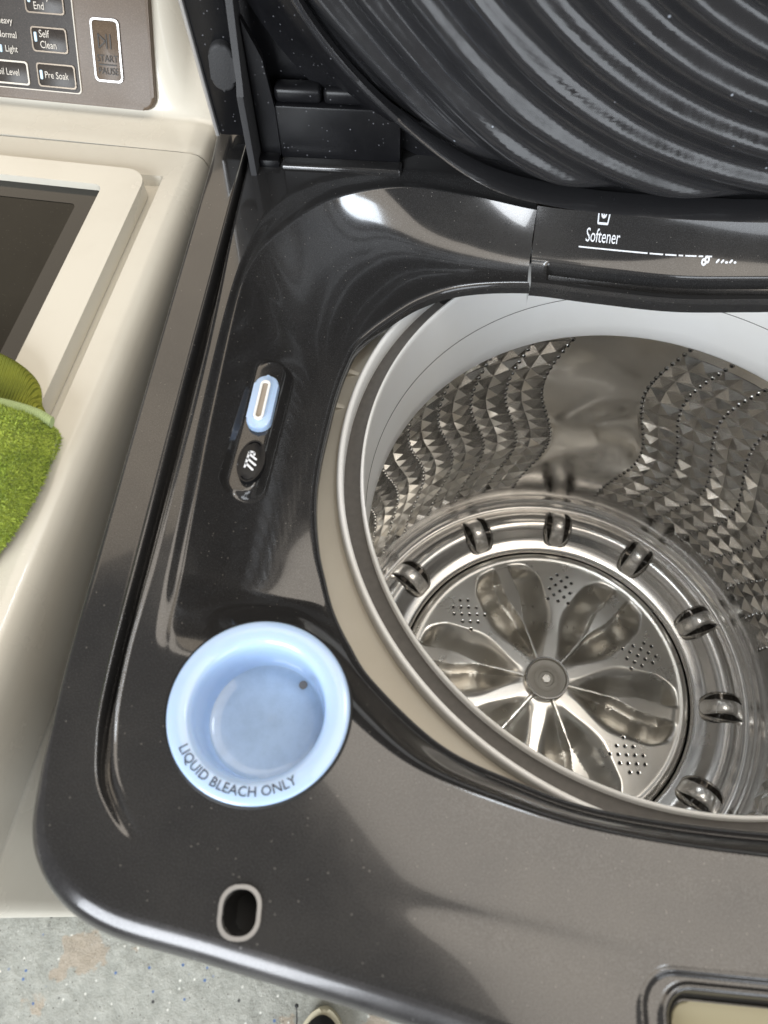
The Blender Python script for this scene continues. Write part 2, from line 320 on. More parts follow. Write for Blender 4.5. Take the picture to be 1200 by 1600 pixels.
def deck_z(x, y, p, s, gd=None):
    """p: 0 outer edge..1 crease, s: 0 crease..1 opening edge"""
    xm = np.where(x > XC, 2 * XC - x, x)
    g = np.maximum(ss(-.168, -.118, y), ss(.02, .06, y))           # scooped pan at the left and the back, flat deck in front
    z = -.0035 * g * ss(.84, .97, p) * np.where(y > .14, ss(.4, .42, p), 1)
    z = z - (.0305 * g) * (1 - (1 - np.clip(s, 0, 1)) ** 2.2)
    fr = ss(.15, .30, xm)
    z = z - (1 - g) * .030 * ((.04 * fr) * ss(0, 1, s) + (1 - .04 * fr) * ss(.72, 1.12, s) * 1.15)
    z = z - (1 - g) * .0010 * fr * np.exp(-((p - .60) / .15) ** 2) * (1 - ss(.0, .3, s))
    left = x < XC
    if gd is not None: z = z - .0105 * GFADE * (1 - ss(.0012, .0040, gd)) + .0007 * GFADE * np.exp(-((gd - .0050) / .0010) ** 2)
    # well under the bleach cup
    dc = np.hypot(x - CUP[0], y - CUP[1]); z = np.where(left, z + (-.055 - z) * (1 - ss(.0400, .0412, dc)), z)
    # shelf with the water jet nozzle
    sd = sdrr(x, y, .0655, -.0095, .0115, .0525, .0112, -.06)
    z = np.where(left, z + (-.0185 - z) * (1 - ss(-.0035, .0018, sd)), z)
    # latch hole
    sd = sdrr(x, y, .1052, -.2782, .0082, .0098, .0066, .06)
    z = z + (-.030 - z) * (1 - ss(-.0022, -.0006, sd))
    # grip recess in the front edge
    sd = sdrr(x, y, XC, -.3040, .0655, .0200, .0150)
    z = z - .0014 * (1 - ss(-.0022, .0004, sd)) + .0008 * np.exp(-((sd - .0006) / .0012) ** 2)
    sd2 = sdrr(x, y, XC, -.3050, .0555, .0145, .0110)
    z = z - .0090 * (1 - ss(-.0040, .0002, sd2)) + .0012 * np.exp(-((sd2 - .0014) / .0014) ** 2)
    return z
NA, NB = 116, 76
rows = []
# outer roll-over, from skirt up to the edge
tang = np.roll(CO, -1, 0) - np.roll(CO, 1, 0); tang /= np.linalg.norm(tang, axis=1)[:, None]
nrm = np.stack([tang[:, 1], -tang[:, 0]], 1)
if ((nrm * (CO - CO.mean(0))).sum(1)).mean() < 0: nrm = -nrm
RO = .0035 + .0105 * ss(-.20, -.275, CO[:, 1])
def outer_ring(dx, dz): return np.concatenate([CO + nrm * (RO * dx)[:, None], (RO * dz)[:, None]], 1)
one = np.ones(NL)
sk = np.concatenate([CO + nrm * RO[:, None], np.full((NL, 1), -.11)], 1); rows.append(sk)
for a in np.radians([90, 78, 64, 50, 36, 22, 10]):
    rows.append(np.concatenate([CO + nrm * (RO * math.sin(a))[:, None], (-RO * (1 - math.cos(a)))[:, None]], 1))
LG = np.linalg.norm(CG - CO, axis=1); LC = np.linalg.norm(CC - CG, axis=1)
def add_row(xy):
    dg = np.linalg.norm(xy - CG, axis=1); do = np.linalg.norm(xy - CO, axis=1)
    p = do / (do + np.linalg.norm(xy - CC, axis=1) + 1e-9)
    rows.append(np.concatenate([xy, deck_z(xy[:, 0], xy[:, 1], p, 0 * one, dg)[:, None]], 1))
N1, N2 = 52, NA - 52
for i in range(N1): u = 1 - (1 - i / N1) ** 1.6; add_row(CO + (CG - CO) * u)
for i in range(N2 + 1): u = (i / N2) ** 1.35; add_row(CG + (CC - CG) * u)
for i in range(1, NB + 1):
    s = i / NB; xy = CC + (CI - CC) * s
    rows.append(np.concatenate([xy, deck_z(xy[:, 0], xy[:, 1], one, s * one)[:, None]], 1))
inn = CI - np.array([XC, -.03]); inn = -inn / np.linalg.norm(inn, axis=1)[:, None]
last = rows[-1][:, 2]
for a in np.radians([20, 40, 60, 80]):
    rows.append(np.concatenate([CI + inn * .004 * math.sin(a), (last - .005 * (1 - math.cos(a)))[:, None]], 1))
rows.append(np.concatenate([CI + inn * .004, (last - .009)[:, None]], 1)); rows.append(np.concatenate([CI - inn * .004, (last - .011)[:, None]], 1))
R_ = np.array(rows); nr = len(R_)
fc = grid_faces(nr, NL, True)
cen = R_.reshape(-1, 3)[fc].mean(1); row = fc[:, 0] // NL
r_crease = 8 + NA
indrawer = (np.abs(cen[:, 0] - XC) < XC - .2388) & (cen[:, 1] > .08) & (row >= r_crease - 10)
def submesh(name, V, F, m, parent, **kw):
    u, inv = np.unique(F.reshape(-1), return_inverse=True)
    return mesh(name, V[u], inv.reshape(F.shape), m, parent, **kw)
Vd = R_.reshape(-1, 3)
flip = fc[:, ::-1]
def up(F):
    a, b, c = Vd[F[:, 0]], Vd[F[:, 1]], Vd[F[:, 2]]
    return np.cross(b - a, c - a)[:, 2].mean() > 0
if not up(fc): fc = flip
deck = submesh('top_cover', Vd, fc[~indrawer], BLACK, washer, angle=50, loc=OFF)
deck.data.materials.append(BLACKR)
_mi = np.zeros(int((~indrawer).sum()), dtype=np.int32); _mi[(row[~indrawer] < 7)] = 1; deck.data.polygons.foreach_set('material_index', _mi)
# softener drawer: its own moulding set into the back of the pan, with a finger channel along its lower edge
nx, ny = 150, 60
X0, X1 = .2398, 2 * XC - .2398
V = []
hi_, hc_ = splv([q[0] for q in K], [12] * NK), splv([q[1] for q in K], [12] * NK)
def at_x(curve, x):
    c = curve[curve[:, 1] > .05]; o = np.argsort(c[:, 0]); return np.interp(x, c[o, 0], c[o, 1])
xs = np.linspace(X0, X1, nx); xm = np.minimum(xs, 2 * XC - xs)
yi = at_x(hi_, xm); yc_ = at_x(hc_, xm) + .004
for j in range(ny):
    s = j / (ny - 1); y = yc_ + (yi - .0015 - yc_) * s
    z = -.0035 - .0305 * (1 - (1 - s) ** 2.2)
    chan = ss(.2505, .2535, xm) * ss(.60, .66, s) * (1 - ss(.86, .92, s))
    z = z - .0085 * chan - .0004 * np.exp(-((s - .585) / .008) ** 2)
    V.append(np.stack([xs, y, z + 0 * xs + .0006], 1))
for dz in (-.002, -.005, -.012):
    V.append(np.stack([xs, V[ny - 1][:, 1] - (.0015 if dz < -.003 else .0008), V[ny - 1][:, 2] + dz], 1))
V = np.array(V)
V = np.concatenate([V[:, :1] + [0, 0, -.02], V, V[:, -1:] + [0, 0, -.02]], 1)
F = grid_faces(V.shape[0], V.shape[1])
drawer = mesh('softener_drawer', V.reshape(-1, 3), F[:, ::-1], BLACK, washer, True, 42, OFF)
def drawer_pt(x, s, lift=.0005):
    xq = min(x, 2 * XC - x); ya = float(at_x(hc_, xq)) + .004; yb = float(at_x(hi_, xq)) - .0015
    return (x, ya + (yb - ya) * s, -.0035 - .0305 * (1 - (1 - s) ** 2.2) + .0006 + lift)
def dfn(x0, s0, k=1.0):
    yspan = .0405
    return lambda x, y: drawer_pt(x0 + x, s0 - y / yspan)
text('Softener', .0082, dfn(.2765, .285), PRINTW, drawer, sx=.86)
V = []; F = []
for i in range(61):
    x = .2725 + i * .00158
    V += [drawer_pt(x, .345), drawer_pt(x, .362)]
mesh('printed_line', V, [(2 * i, 2 * i + 1, 2 * i + 3, 2 * i + 2) for i in range(60) if i not in (31, 38, 44, 47, 53, 56)], PRINTW, drawer, False)
def strokes(name, segs, fn, w, m, parent):
    V = []; F = []
    for (x0, y0), (x1, y1) in segs:
        n = 6; dx, dy = x1 - x0, y1 - y0; l = math.hypot(dx, dy) or 1; nx_, ny_ = -dy / l * w / 2, dx / l * w / 2
        b = len(V)
        cap = [(x0 + nx_, y0 + ny_), (x0 - dx / l * w / 2, y0 - dy / l * w / 2), (x0 - nx_, y0 - ny_), (x1 - nx_, y1 - ny_), (x1 + dx / l * w / 2, y1 + dy / l * w / 2), (x1 + nx_, y1 + ny_)]
        V += [fn(*c) for c in cap]; F.append(tuple(range(b, b + 6)))
    return mesh(name, V, F, m, parent, False)
a = [(math.cos(t) * .0018, math.sin(t) * .0018 + .0035) for t in np.linspace(0, 2 * PI, 9)]
strokes('softener_icon', [((-.0045, .0075), (-.0034, -.0005)), ((-.0034, -.0005), (.0034, -.0005)), ((.0034, -.0005), (.0045, .0075))] + list(zip(a, a[1:])) + [((0, .0045), (0, .0025)), ((-.001, .0035), (.001, .0035))],
        lambda x, y: drawer_pt(.2872 + x, 0.085 - y / .0405), .0009, PRINTW, drawer)
a = [(math.cos(t) * .0014, math.sin(t) * .0014) for t in np.linspace(0, 2 * PI, 9)]
strokes('drawer_print', list(zip(a, a[1:])) + [((q[0] + .0021, q[1] + .0012), (w_[0] + .0021, w_[1] + .0012)) for q, w_ in zip(a, a[1:])] + [((.009, 0), (.0105, .0012)), ((.0125, 0), (.0138, .001)), ((.0155, 0), (.0168, .0)), ((.0185, 0), (.020, .0010)), ((.0217, 0), (.0227, .0))],
        lambda x, y: drawer_pt(.3620 + x, .420 - y / .0405), .0012, PRINTW, drawer)
# cabinet under the cover
bm = bmesh.new(); o1 = rrect(.004, -.268, 2 * XC - .004, .296, .02, 6); o2 = rrect(.008, -.264, 2 * XC - .008, .292, .018, 6); ring(bm, o1, o2, FLOOR + .03, -.10)
cab = bmobj('cabinet', bm, BLACK, washer, loc=OFF)
for fx in (.05, 2 * XC - .05):
    for fy in (-.24, .26):
        bm = bmesh.new(); bmesh.ops.create_cone(bm, cap_ends=True, segments=20, radius1=.025, radius2=.018, depth=.034, matrix=Matrix.Translation((fx, fy, FLOOR + .017)))
        bmobj('foot', bm, RUBBER, washer, loc=OFF)
# tub cover: cream ring seen between the cover opening and the rim
revolve('tub_cover', [(.300, -.045), (.290, -.062), (.272, -.0735), (.252, -.0700), (.238, -.0640), (.2300, -.0600)], CREAM, washer, (XC, 0), 220, 40, loc=OFF)
revolve('tub_rim', [(.2300, -.0600), (.2294, -.0530), (.2284, -.0508), (.2270, -.0500), (.2256, -.0508), (.2250, -.0530), (.2250, -.0600), (.2262, -.0900)], WHITE, washer, (XC, 0), 220, 60, loc=OFF)
for a_ in (163.0, 170.5, 152.0):
    t = math.radians(a_); bm = bmesh.new()
    M = Matrix.Translation((XC, 0, 0)) @ Matrix.Rotation(t, 4, 'Z')
    prism(bm, [(.2310, -.0015), (.262, -.004), (.262, .004), (.2310, .0015)], -.074, -.0595 - .002, .0012, M)
    bmobj('tub_cover_rib', bm, CREAM, washer, loc=OFF)
# balance ring at the top of the drum
revolve('balance_ring', [(.2085 + .0480, -.172), (.2150, -.1690), (.2121, -.1650), (.2119, -.1500), (.2126, -.1300), (.2128, -.1050), (.2124, -.0800), (.2117, -.0640), (.2115, -.0590), (.2121, -.0577), (.2132, -.0578), (.2139, -.0592), (.2144, -.0640)], WHITE, washer, (XC, 0), 220, 60, loc=OFF)
revolve('balance_ring_top', [(.2144, -.0640), (.2200, -.0665), (.2275, -.0680), (.2330, -.0780)], GREYSHADE, washer, (XC, 0), 200, 40, loc=OFF)  # ring top coloured dark for the shade under the overhanging tub rim
th0, th1 = math.radians(127), math.radians(139)
bm = bmesh.new(); n_ = 22
outl = [(.2230 * math.cos(t), .2230 * math.sin(t)) for t in np.linspace(th0, th1, n_)] + [((.2160 + .0015 * (i % 5 == 2) + .0018 * (i > 14)) * math.cos(t), (.2160 + .0015 * (i % 5 == 2) + .0018 * (i > 14)) * math.sin(t)) for i, t in enumerate(np.linspace(th1, th0, n_))]
prism(bm, outl, -.067, -.0645, 0, Matrix.Translation((XC, 0, 0))); bmobj('black_seal', bm, DARKVOID, washer, loc=OFF)
revolve('parting_line', [(.21255, -.1152), (.2122, -.1156), (.21255, -.1160)], GREYSHADE, washer, (XC, 0), 160, 80, loc=OFF)
# ---- drum
drum = bpy.data.objects.new('drum', None); drum.empty_display_size = .05; link(drum, washer, Vector((0, 0, 0)) )
DO = OFF
RD = .2570; ZT, ZB = -.168, -.5480
PER, SM, CEN = 90.0, 25.0, 85.0        # smooth panel every 90 degrees, 25 degrees wide
NC = 7; step = (PER - SM) / NC
NRW = 15; rowh = (ZT - .055 - (ZB + .028)) / NRW
def sway(z): return 3.1 * math.sin((z + .262) / .235 * 2 * PI + 2.4)
def wallpt(deg, z, inn_=0.0):
    r = RD - inn_ - .010 * max(0.0, min(1.0, (ZB + .05 - z) / .05)) ** 2 * 0
    t = math.radians(deg); return (XC + r * math.cos(t), r * math.sin(t), z)
dv = []; df = []
hole_pts = []
def vadd(p): dv.append(p); return len(dv) - 1
zt_, zb_ = ZT - .055, ZB + .028
for q in range(4):
    start = CEN + SM / 2 + q * PER
    cache = {}
    def corner(i, j):            # lattice corner on the hole lines
        if (i, j) not in cache:
            z = zt_ - j * rowh; dep = .0
            cache[(i, j)] = vadd(wallpt(start + i * step + (sway(z) if 0 < i < NC else sway(z) * .9), z, dep))
        return cache[(i, j)]
    for i in range(NC):
        for j in range(NRW):
            a, b, c, d = corner(i, j), corner(i + 1, j), corner(i + 1, j + 1), corner(i, j + 1)
            zc = zt_ - (j + .5) * rowh
            # a broad pyramid and a slim one side by side, apexes stamped inward
            e0 = ('t', i, j); e1 = ('t', i, j + 1)
            for e, jj in ((e0, j), (e1, j + 1)):
                if e not in cache:
                    z = zt_ - jj * rowh; cache[e] = vadd(wallpt(start + (i + .56) * step + sway(z), z, .0004))
            m0, m1 = cache[e0], cache[e1]
            for (p0, p1, p2, p3), off, hh in (((a, m0, m1, d), .30, .0046), ((m0, b, c, m1), .78, .0036)):
                ap = vadd(wallpt(start + (i + off + random.uniform(-.03, .03)) * step + sway(zc), zc + random.uniform(-.002, .002), hh * random.uniform(.8, 1.15)))
                df += [(p0, p1, ap), (p1, p2, ap), (p2, p3, ap), (p3, p0, ap)]
    # hole lines
    for i in range(NC + 1):
        z = zt_ + .018
        while z > zb_ - .004:
            hole_pts.append((start + i * step + sway(z), z)); z -= .0088
    # smooth border strips above and below the embossing, and the smooth panel with its two soft waves
    nn = NC * 4
    def strip(degs, zs, fn=lambda d, z: 0.0):
        idx = [[vadd(wallpt(dg, z, fn(dg, z))) for dg in degs] for z in zs]
        for r0, r1 in zip(idx, idx[1:]):
            for k in range(len(degs) - 1): df.append((r0[k], r0[k + 1], r1[k + 1], r1[k]))
    degs = [start + sway(zt_) * .9 + (PER - SM) * k / nn for k in range(nn + 1)]
    strip([start + (PER - SM) * k / nn + sway(zt_) for k in range(nn + 1)], [ZT, ZT - .03, zt_])
    strip([start + (PER - SM) * k / nn + sway(zb_) for k in range(nn + 1)], [zb_, ZB + .012, ZB])
def wave(dg, z, c):
    u = (dg - c) / (SM / 2); e = max(0.0, 1 - abs(u)) ** .5 if abs(u) < 1 else 0.0
    k = (z - ZT) / (ZB - ZT)
    s1 = k - (.47 + .07 * u); s2 = k - (.66 + .10 * u)
    f = lambda s: math.exp(-(s / .045) ** 2)
    return e * (.0065 * (1 / (1 + math.exp(-s1 / .020))) - .0060 * (1 / (1 + math.exp(-s2 / .050))))
for q in range(4):
    c = CEN + q * PER; idx = []
    for z in np.linspace(ZT, ZB, 90):
        sw = sway(min(max(z, zb_), zt_))
        idx.append([vadd(wallpt(c + u * SM / 2 + sw, z, wave(c + u * SM / 2, z, c))) for u in np.linspace(-1, 1, 25)])
    for r0, r1 in zip(idx, idx[1:]):
        for k in range(24): df.append((r0[k], r0[k + 1], r1[k + 1], r1[k]))
V = np.array(dv)
wall = mesh('drum_wall', dv, df, STEELD, drum, True, 7, DO)
# perforations: tiny dark dimples with a bright rim
hm = bpy.data.materials.get('black_cavity_plastic'); HV = []; HF = []; RV = []; RF = []
for dg, z in hole_pts:
    if dg % 360 > 200 and dg % 360 < 340: continue
    t = math.radians(dg); ct, st = math.cos(t), math.sin(t)
    b = len(HV); rb = len(RV); inn_ = .0008
    for k in range(8):
        a = 2 * PI * k / 8; u, w = math.cos(a), math.sin(a)
        r = RD - inn_; HV.append((XC + r * ct - st * .0017 * u, r * st + ct * .0017 * u, z + .0017 * w))
        for rr, dd in ((.0027, -.0010), (.0022, .0005), (.0017, .0003)):
            r2 = RD - inn_ - dd; RV.append((XC + r2 * ct - st * rr * u, r2 * st + ct * rr * u, z + rr * w))
    HF.append(tuple(range(b, b + 8)))
    for k in range(8):
        k2 = (k + 1) % 8
        for l in range(2): RF.append((rb + 3 * k + l, rb + 3 * k2 + l, rb + 3 * k2 + l + 1, rb + 3 * k + l + 1))
o = mesh('drum_hole', HV, HF, DARKVOID, drum, False, None, DO); o['kind'] = 'stuff'
o = mesh('drum_hole_rim', RV, RF, STEELD, drum, True, 60, DO); o['kind'] = 'stuff'
revolve('drum_floor_ring', [(.1828, -.5850), (.1834, -.5745), (.1850, -.5722), (.1885, -.5708), (.1960, -.5690), (.2020, -.5650), (.2080, -.5585), (.2150, -.5530), (.2220, -.5512), (.2290, -.5530), (.2350, -.5585), (.2400, -.5630), (.2440, -.5645), (.2480, -.5630), (.2510, -.5590), (.2530, -.5565), (.2548, -.5557), (.2562, -.5540), (.2570, -.5470)], STEEL, drum, (XC, 0), 220, 50, loc=DO)
revolve('drum_floor', [(.1836, -.583), (.175, -.612), (.0, -.613)], DARKVOID, drum, (XC, 0), 64, 50, loc=DO)
# twelve bridged slots round the ring
def slot_mesh():
    bm = bmesh.new(); n = 28
    def ell(rx, ry, z, e=2.6):
        r = []
        for k in range(n):
            a = 2 * PI * k / n; c, s = math.cos(a), math.sin(a)
            r.append(bm.verts.new((rx * abs(c) ** (2 / e) * (1 if c >= 0 else -1), ry * abs(s) ** (2 / e) * (1 if s >= 0 else -1), z - .9 * (rx * c) ** 2 / .03)))
        return r
    rs = [ell(.0300, .0195, -.0034), ell(.0285, .0180, .0014), ell(.0270, .0166, .0021), ell(.0258, .0156, .0010)]
    for a, b in zip(rs, rs[1:]):
        for k in range(n): bm.faces.new((a[k], a[(k + 1) % n], b[(k + 1) % n], b[k]))
    bmesh.ops.recalc_face_normals(bm, faces=bm.faces)
    return bm
def strap_mesh():
    bm = bmesh.new()
    prof = [(-.0098, -.0020), (-.0092, .0020), (-.0068, .0046), (-.0035, .0056), (0, .0059), (.0035, .0056), (.0068, .0046), (.0092, .0020), (.0098, -.0020)]
    rows_ = []
    for k in range(13):
        u = -1 + 2 * k / 12; x = .0268 * u; h = .0010 - .9 * x * x / .03 + .0015 * (1 - u * u)
        rows_.append([bm.verts.new((x, y * (1 - .10 * (1 - u * u)), z * .55 * (1 - u ** 6 * .9) + h)) for y, z in prof])
    for a, b in zip(rows_, rows_[1:]):
        for k in range(len(prof) - 1): bm.faces.new((a[k], a[k + 1], b[k + 1], b[k]))
    bmesh.ops.recalc_face_normals(bm, faces=bm.faces)
    return bm
def dark_mesh():
    bm = bmesh.new(); n = 28; vs = []
    for k in range(n):
        a = 2 * PI * k / n; c, s = math.cos(a), math.sin(a); e = 2.6
        x = .0262 * abs(c) ** (2 / e) * (1 if c >= 0 else -1); y = .0158 * abs(s) ** (2 / e) * (1 if s >= 0 else -1)
        vs.append(bm.verts.new((x, y, .0012 - .9 * (.0262 * c) ** 2 / .03)))
    ctr = bm.verts.new((0, 0, .0012))
    for k in range(n): bm.faces.new((vs[k], vs[(k + 1) % n], ctr))
    return bm
SLOT = None
STRAP = mat('bright_bridge_steel', (0.95, 0.93, 0.90), 0.26, 0.8)
GLOSSK = mat('dark_slot_steel', (0.05, 0.045, 0.04), 0.12, 0.8)
for i in range(12):
    t = math.radians(25.6 + 30.3 * i) if i < 11 else math.radians(25.6 - 26.7)
    t = math.radians(25.0 + 30.0 * i)
    if SLOT is None:
        SLOT = bmobj('bridged_slot', slot_mesh(), STEELP, drum, True, 50); SD = [bmobj('slot_opening', dark_mesh(), GLOSSK, SLOT, True, 60), bmobj('slot_bridge', strap_mesh(), STRAP, SLOT, True, 60)]; o = SLOT
    else:
        o = SLOT.copy(); COL.objects.link(o); 
        for q in SD: d2 = q.copy(); COL.objects.link(d2); d2.parent = o
    o.location = OFF + Vector((XC + .2180 * math.cos(t), .2180 * math.sin(t), -.5505)); o.rotation_euler = (0, 0, t)
# pulsator: six ribs with scooped petals either side
nt, nr_ = 720, 96
def puls_base(r): return -.5665 - .0060 * (r - .0245) / .1567
rr = np.linspace(.0245, .1812, nr_); tt = np.linspace(0, 2 * PI, nt, endpoint=False)
Rg, Tg = np.meshgrid(rr, tt, indexing='ij')
a_ = ((np.degrees(Tg) + 70 + 30) % 60) - 30; d_ = np.radians(a_) * Rg; ad = np.abs(d_)
wp = .0105 + .0360 * ss(.022, .105, Rg)
wp = wp * (1 - .25 * ss(.140, .168, Rg))
hol = np.clip(1 - (ad / wp) ** 2, 0, 1) ** (2.3 - 1.1 * ss(.07, .15, Rg)) * ss(.026, .085, Rg) * (1 - ss(.150, .166, Rg))
rw = .0011 + .0075 * ss(.080, .122, Rg); rs_ = .0016 + .0030 * ss(.09, .14, Rg)
wgt = (1 - ss(rw, rw + rs_, ad)) * (1 - ss(.160, .170, Rg))
rib = .0050 - .0040 * ss(.09, .165, Rg)
Zp = puls_base(Rg) - .0290 * hol * (1 - wgt) + rib * wgt + .0014 * np.exp(-((Rg - .1725) / .0028) ** 2)
Zp = Zp - .006 * ss(.177, .1812, Rg)
V = np.stack([XC + Rg * np.cos(Tg), Rg * np.sin(Tg), Zp], -1).reshape(-1, 3)
puls = mesh('pulsator', V, grid_faces(nr_, nt, True)[:, ::-1], SATIN, drum, True, 60, DO)
PV = []; PF = []; PR = []; PRF = []
pat = [(r, c) for r in range(6) for c in range(3 if r % 2 == 0 else 2)]
for q in range(6):
    t0 = math.radians(20 + 60 * q)
    for r, c in pat:
        rad = .112 + r * .0075; off = ((c - 1) if r % 2 == 0 else (c - .5)) * .0135
        x = XC + rad * math.cos(t0) - off * math.sin(t0); y = rad * math.sin(t0) + off * math.cos(t0)
        zz = puls_base(rad) + .0006
        b = len(PV); rb = len(PR)
        for k in range(8):
            an = 2 * PI * k / 8; PV.append((x + .0019 * math.cos(an), y + .0019 * math.sin(an), zz + .0003))
            for ro, dz in ((.0030, -.0008), (.0025, .0003), (.0019, .0002)): PR.append((x + ro * math.cos(an), y + ro * math.sin(an), zz + dz))
        PF.append(tuple(range(b, b + 8)))
        for k in range(8):
            k2 = (k + 1) % 8
            for l in range(2): PRF.append((rb + 3 * k + l, rb + 3 * k2 + l, rb + 3 * k2 + l + 1, rb + 3 * k + l + 1))
o = mesh('pulsator_hole', PV, PF, DARKVOID, puls, False); o['kind'] = 'stuff'
o = mesh('pulsator_hole_rim', PR, PRF, STEELP, puls, True, 60); o['kind'] = 'stuff'
# hub
revolve('hub_ring', [(.0275, -.566), (.0274, -.5530), (.0266, -.5508), (.0250, -.5508), (.0243, -.5545), (.0243, -.557)], STEELP, puls, (XC, 0), 72, 50)
hub = revolve('hub_cap', [(.0244, -.5565), (.0236, -.5552), (.0180, -.5556), (.0150, -.5572), (.0140, -.5566), (.0100, -.5560), (.0092, -.5572), (.0088, -.5580), (.0, -.5580)], HUBP, puls, (XC, 0), 72, 30)
revolve('hub_screw', [(.0062, -.5580), (.0060, -.5555), (.0052, -.5548), (.0036, -.5548), (.0034, -.5562), (.0, -.5562)], SATIN, puls, (XC, 0), 6, 20)

# ---- bleach cup
cz = -.0005
prof = [(.0418, -.006), (.0438, -.0018), (.0449, .0006), (.0450, .0018), (.0446, .0027), (.0436, .0032), (.0400, .0034), (.0362, .0031), (.0340, .0022), (.0328, .0002), (.0321, -.0035), (.0316, -.0090), (.0310, -.0170), (.0305, -.0225), (.0296, -.0250)]
cup = revolve('bleach_cup', [(r, z + cz) for r, z in prof], BLUE, washer, CUP, 128, 60, loc=OFF)
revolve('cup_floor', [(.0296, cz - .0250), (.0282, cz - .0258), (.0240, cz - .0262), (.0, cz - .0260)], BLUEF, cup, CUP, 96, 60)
revolve('seat_gap', [(.0463, .0002), (.0458, .0008), (.0448, .0009)], DARKVOID, cup, CUP, 96, 60)
bm = bmesh.new(); bmesh.ops.create_circle(bm, cap_ends=True, segments=16, radius=.0023, matrix=Matrix.Translation((CUP[0] + .0165, CUP[1] + .0205, cz - .0254)))
bmobj('drain_hole', bm, mat('drain_residue', (0.16, 0.15, 0.14), 0.7), cup, False)
rt = .0398
def cupfn(x, y):
    an = math.radians(-101) + x / rt; r = rt - .0012 + (.0028 - y) ; r = rt + .0012 - y
    return (CUP[0] + r * math.cos(an), CUP[1] + r * math.sin(an), cz + .0033 + .0004)
text('LIQUID BLEACH ONLY', .0066, cupfn, PRINTK, cup, 'CENTER', sx=.98)

# ---- water jet nozzle and badge button on the shelf
Mn = Matrix.Translation((.0672, .0045, 0)) @ Matrix.Rotation(-.03, 4, 'Z')
def skewed(hx, hy, r, sk=.0):
    return [(x + sk * y, y) for x, y in rrect(-hx, -hy, hx, hy, r, 7)]
bm = bmesh.new(); prism(bm, skewed(.0078, .0205, .0074, .0), -.019, -.0135, .0014, Mn, 3)
noz = bmobj('jet_nozzle', bm, BLUE, washer, loc=OFF)
bm = bmesh.new(); ring(bm, skewed(.0032, .0150, .0031), skewed(.0018, .0134, .0017), -.0140, -.0118, Mn); bmobj('nozzle_slot_rim', bm, WHITE, noz)
bm = bmesh.new(); prism(bm, skewed(.0019, .0136, .0017), -.0142, -.0128, 0, Mn); bmobj('nozzle_slot', bm, mat('taupe_plastic', (0.33, 0.28, 0.23), 0.5), noz)
Mb = Matrix.Translation((.0672, -.0392, 0)) @ Matrix.Rotation(-.05, 4, 'Z')
ov = lambda a, b: [(a * math.cos(t), b * math.sin(t)) for t in np.linspace(0, 2 * PI, 40, endpoint=False)]
bm = bmesh.new(); prism(bm, ov(.0072, .0138), -.019, -.0150, .0012, Mb, 3); but = bmobj('jet_button', bm, PLAST, washer, loc=OFF)
bm = bmesh.new(); ring(bm, ov(.0083, .0150), ov(.0072, .0139), -.019, -.0148, Mb); bmobj('button_rim', bm, PLAST, but)
def logofn(x, y):
    p = Mb @ Vector((x, y, -.01465)); return tuple(p)
strokes('jet_symbol', [((-.0028, -.0050), (-.0022, .0062)), ((-.0022, .0062), (.0008, .0058)), ((-.0022, .0046), (.0030, .0010)), ((-.0026, .0012), (.0034, -.0030)), ((-.0028, -.0022), (.0024, -.0064)), ((.0008, .0058), (.0012, .0040))], logofn, .0014, PRINTW, but)
# ---- latch hole lining and painted grip reflection
Ml = Matrix.Translation((.1052, -.2782, 0)) @ Matrix.Rotation(.06, 4, 'Z')
bm = bmesh.new(); ring(bm, rrect(-.0094, -.0110, .0094, .0110, .0082), rrect(-.0076, -.0092, .0076, .0092, .0068), -.012, .0009, Ml); bmesh.ops.bevel(bm, geom=[e for e in bm.edges if all(abs(v.co.z - .0009) < 1e-5 for v in e.verts) and len(e.link_faces) == 2 and e.calc_face_angle(0) > .5], offset=.0006, segments=3, profile=.5, affect='EDGES'); lt = bmobj('latch_hole_trim', bm, mat('dark_chrome', (0.60, 0.58, 0.56), 0.25, 0.7), washer, True, 25, OFF)
bm = bmesh.new(); prism(bm, rrect(-.0075, -.0090, .0075, .0090, .0056), -.029, -.0270, 0, Ml); bmobj('latch_hole', bm, DARKVOID, lt)

bm = bmesh.new(); prism(bm, rrect(XC - .0515, -.3150, XC + .0515, -.2950, .0080, 6), -.0125, -.0088, .0008); bmobj('grip_reflection', bm, mat('olive_grip_reflection', (0.30, 0.27, 0.17), 0.5), washer, loc=OFF)  # added olive slab, its colour stands for a reflection in the recess
# ---- lid, open
LY = .236
lid = bpy.data.objects.new('lid', None); lid.empty_display_size = .05; link(lid, washer, Vector((0, 0, 0)))
def tilt(x, y, z):      # lid leans a touch outward at the left edge as it rises
    return (XC + (x - XC) * (1 + .045 * z / .3), y, z)
bm = bmesh.new(); prism(bm, [(x, z) for x, z in rrect(.0045, .004, 2 * XC - .0045, .60, .012)], 0, .016, .002, Matrix(((1, 0, 0, 0), (0, 0, 1, LY), (0, 1, 0, 0), (0, 0, 0, 1))))
for v in bm.verts: v.co = tilt(*v.co)
bmesh.ops.recalc_face_normals(bm, faces=bm.faces)
bmobj('lid_panel', bm, PLAST, lid, loc=OFF)
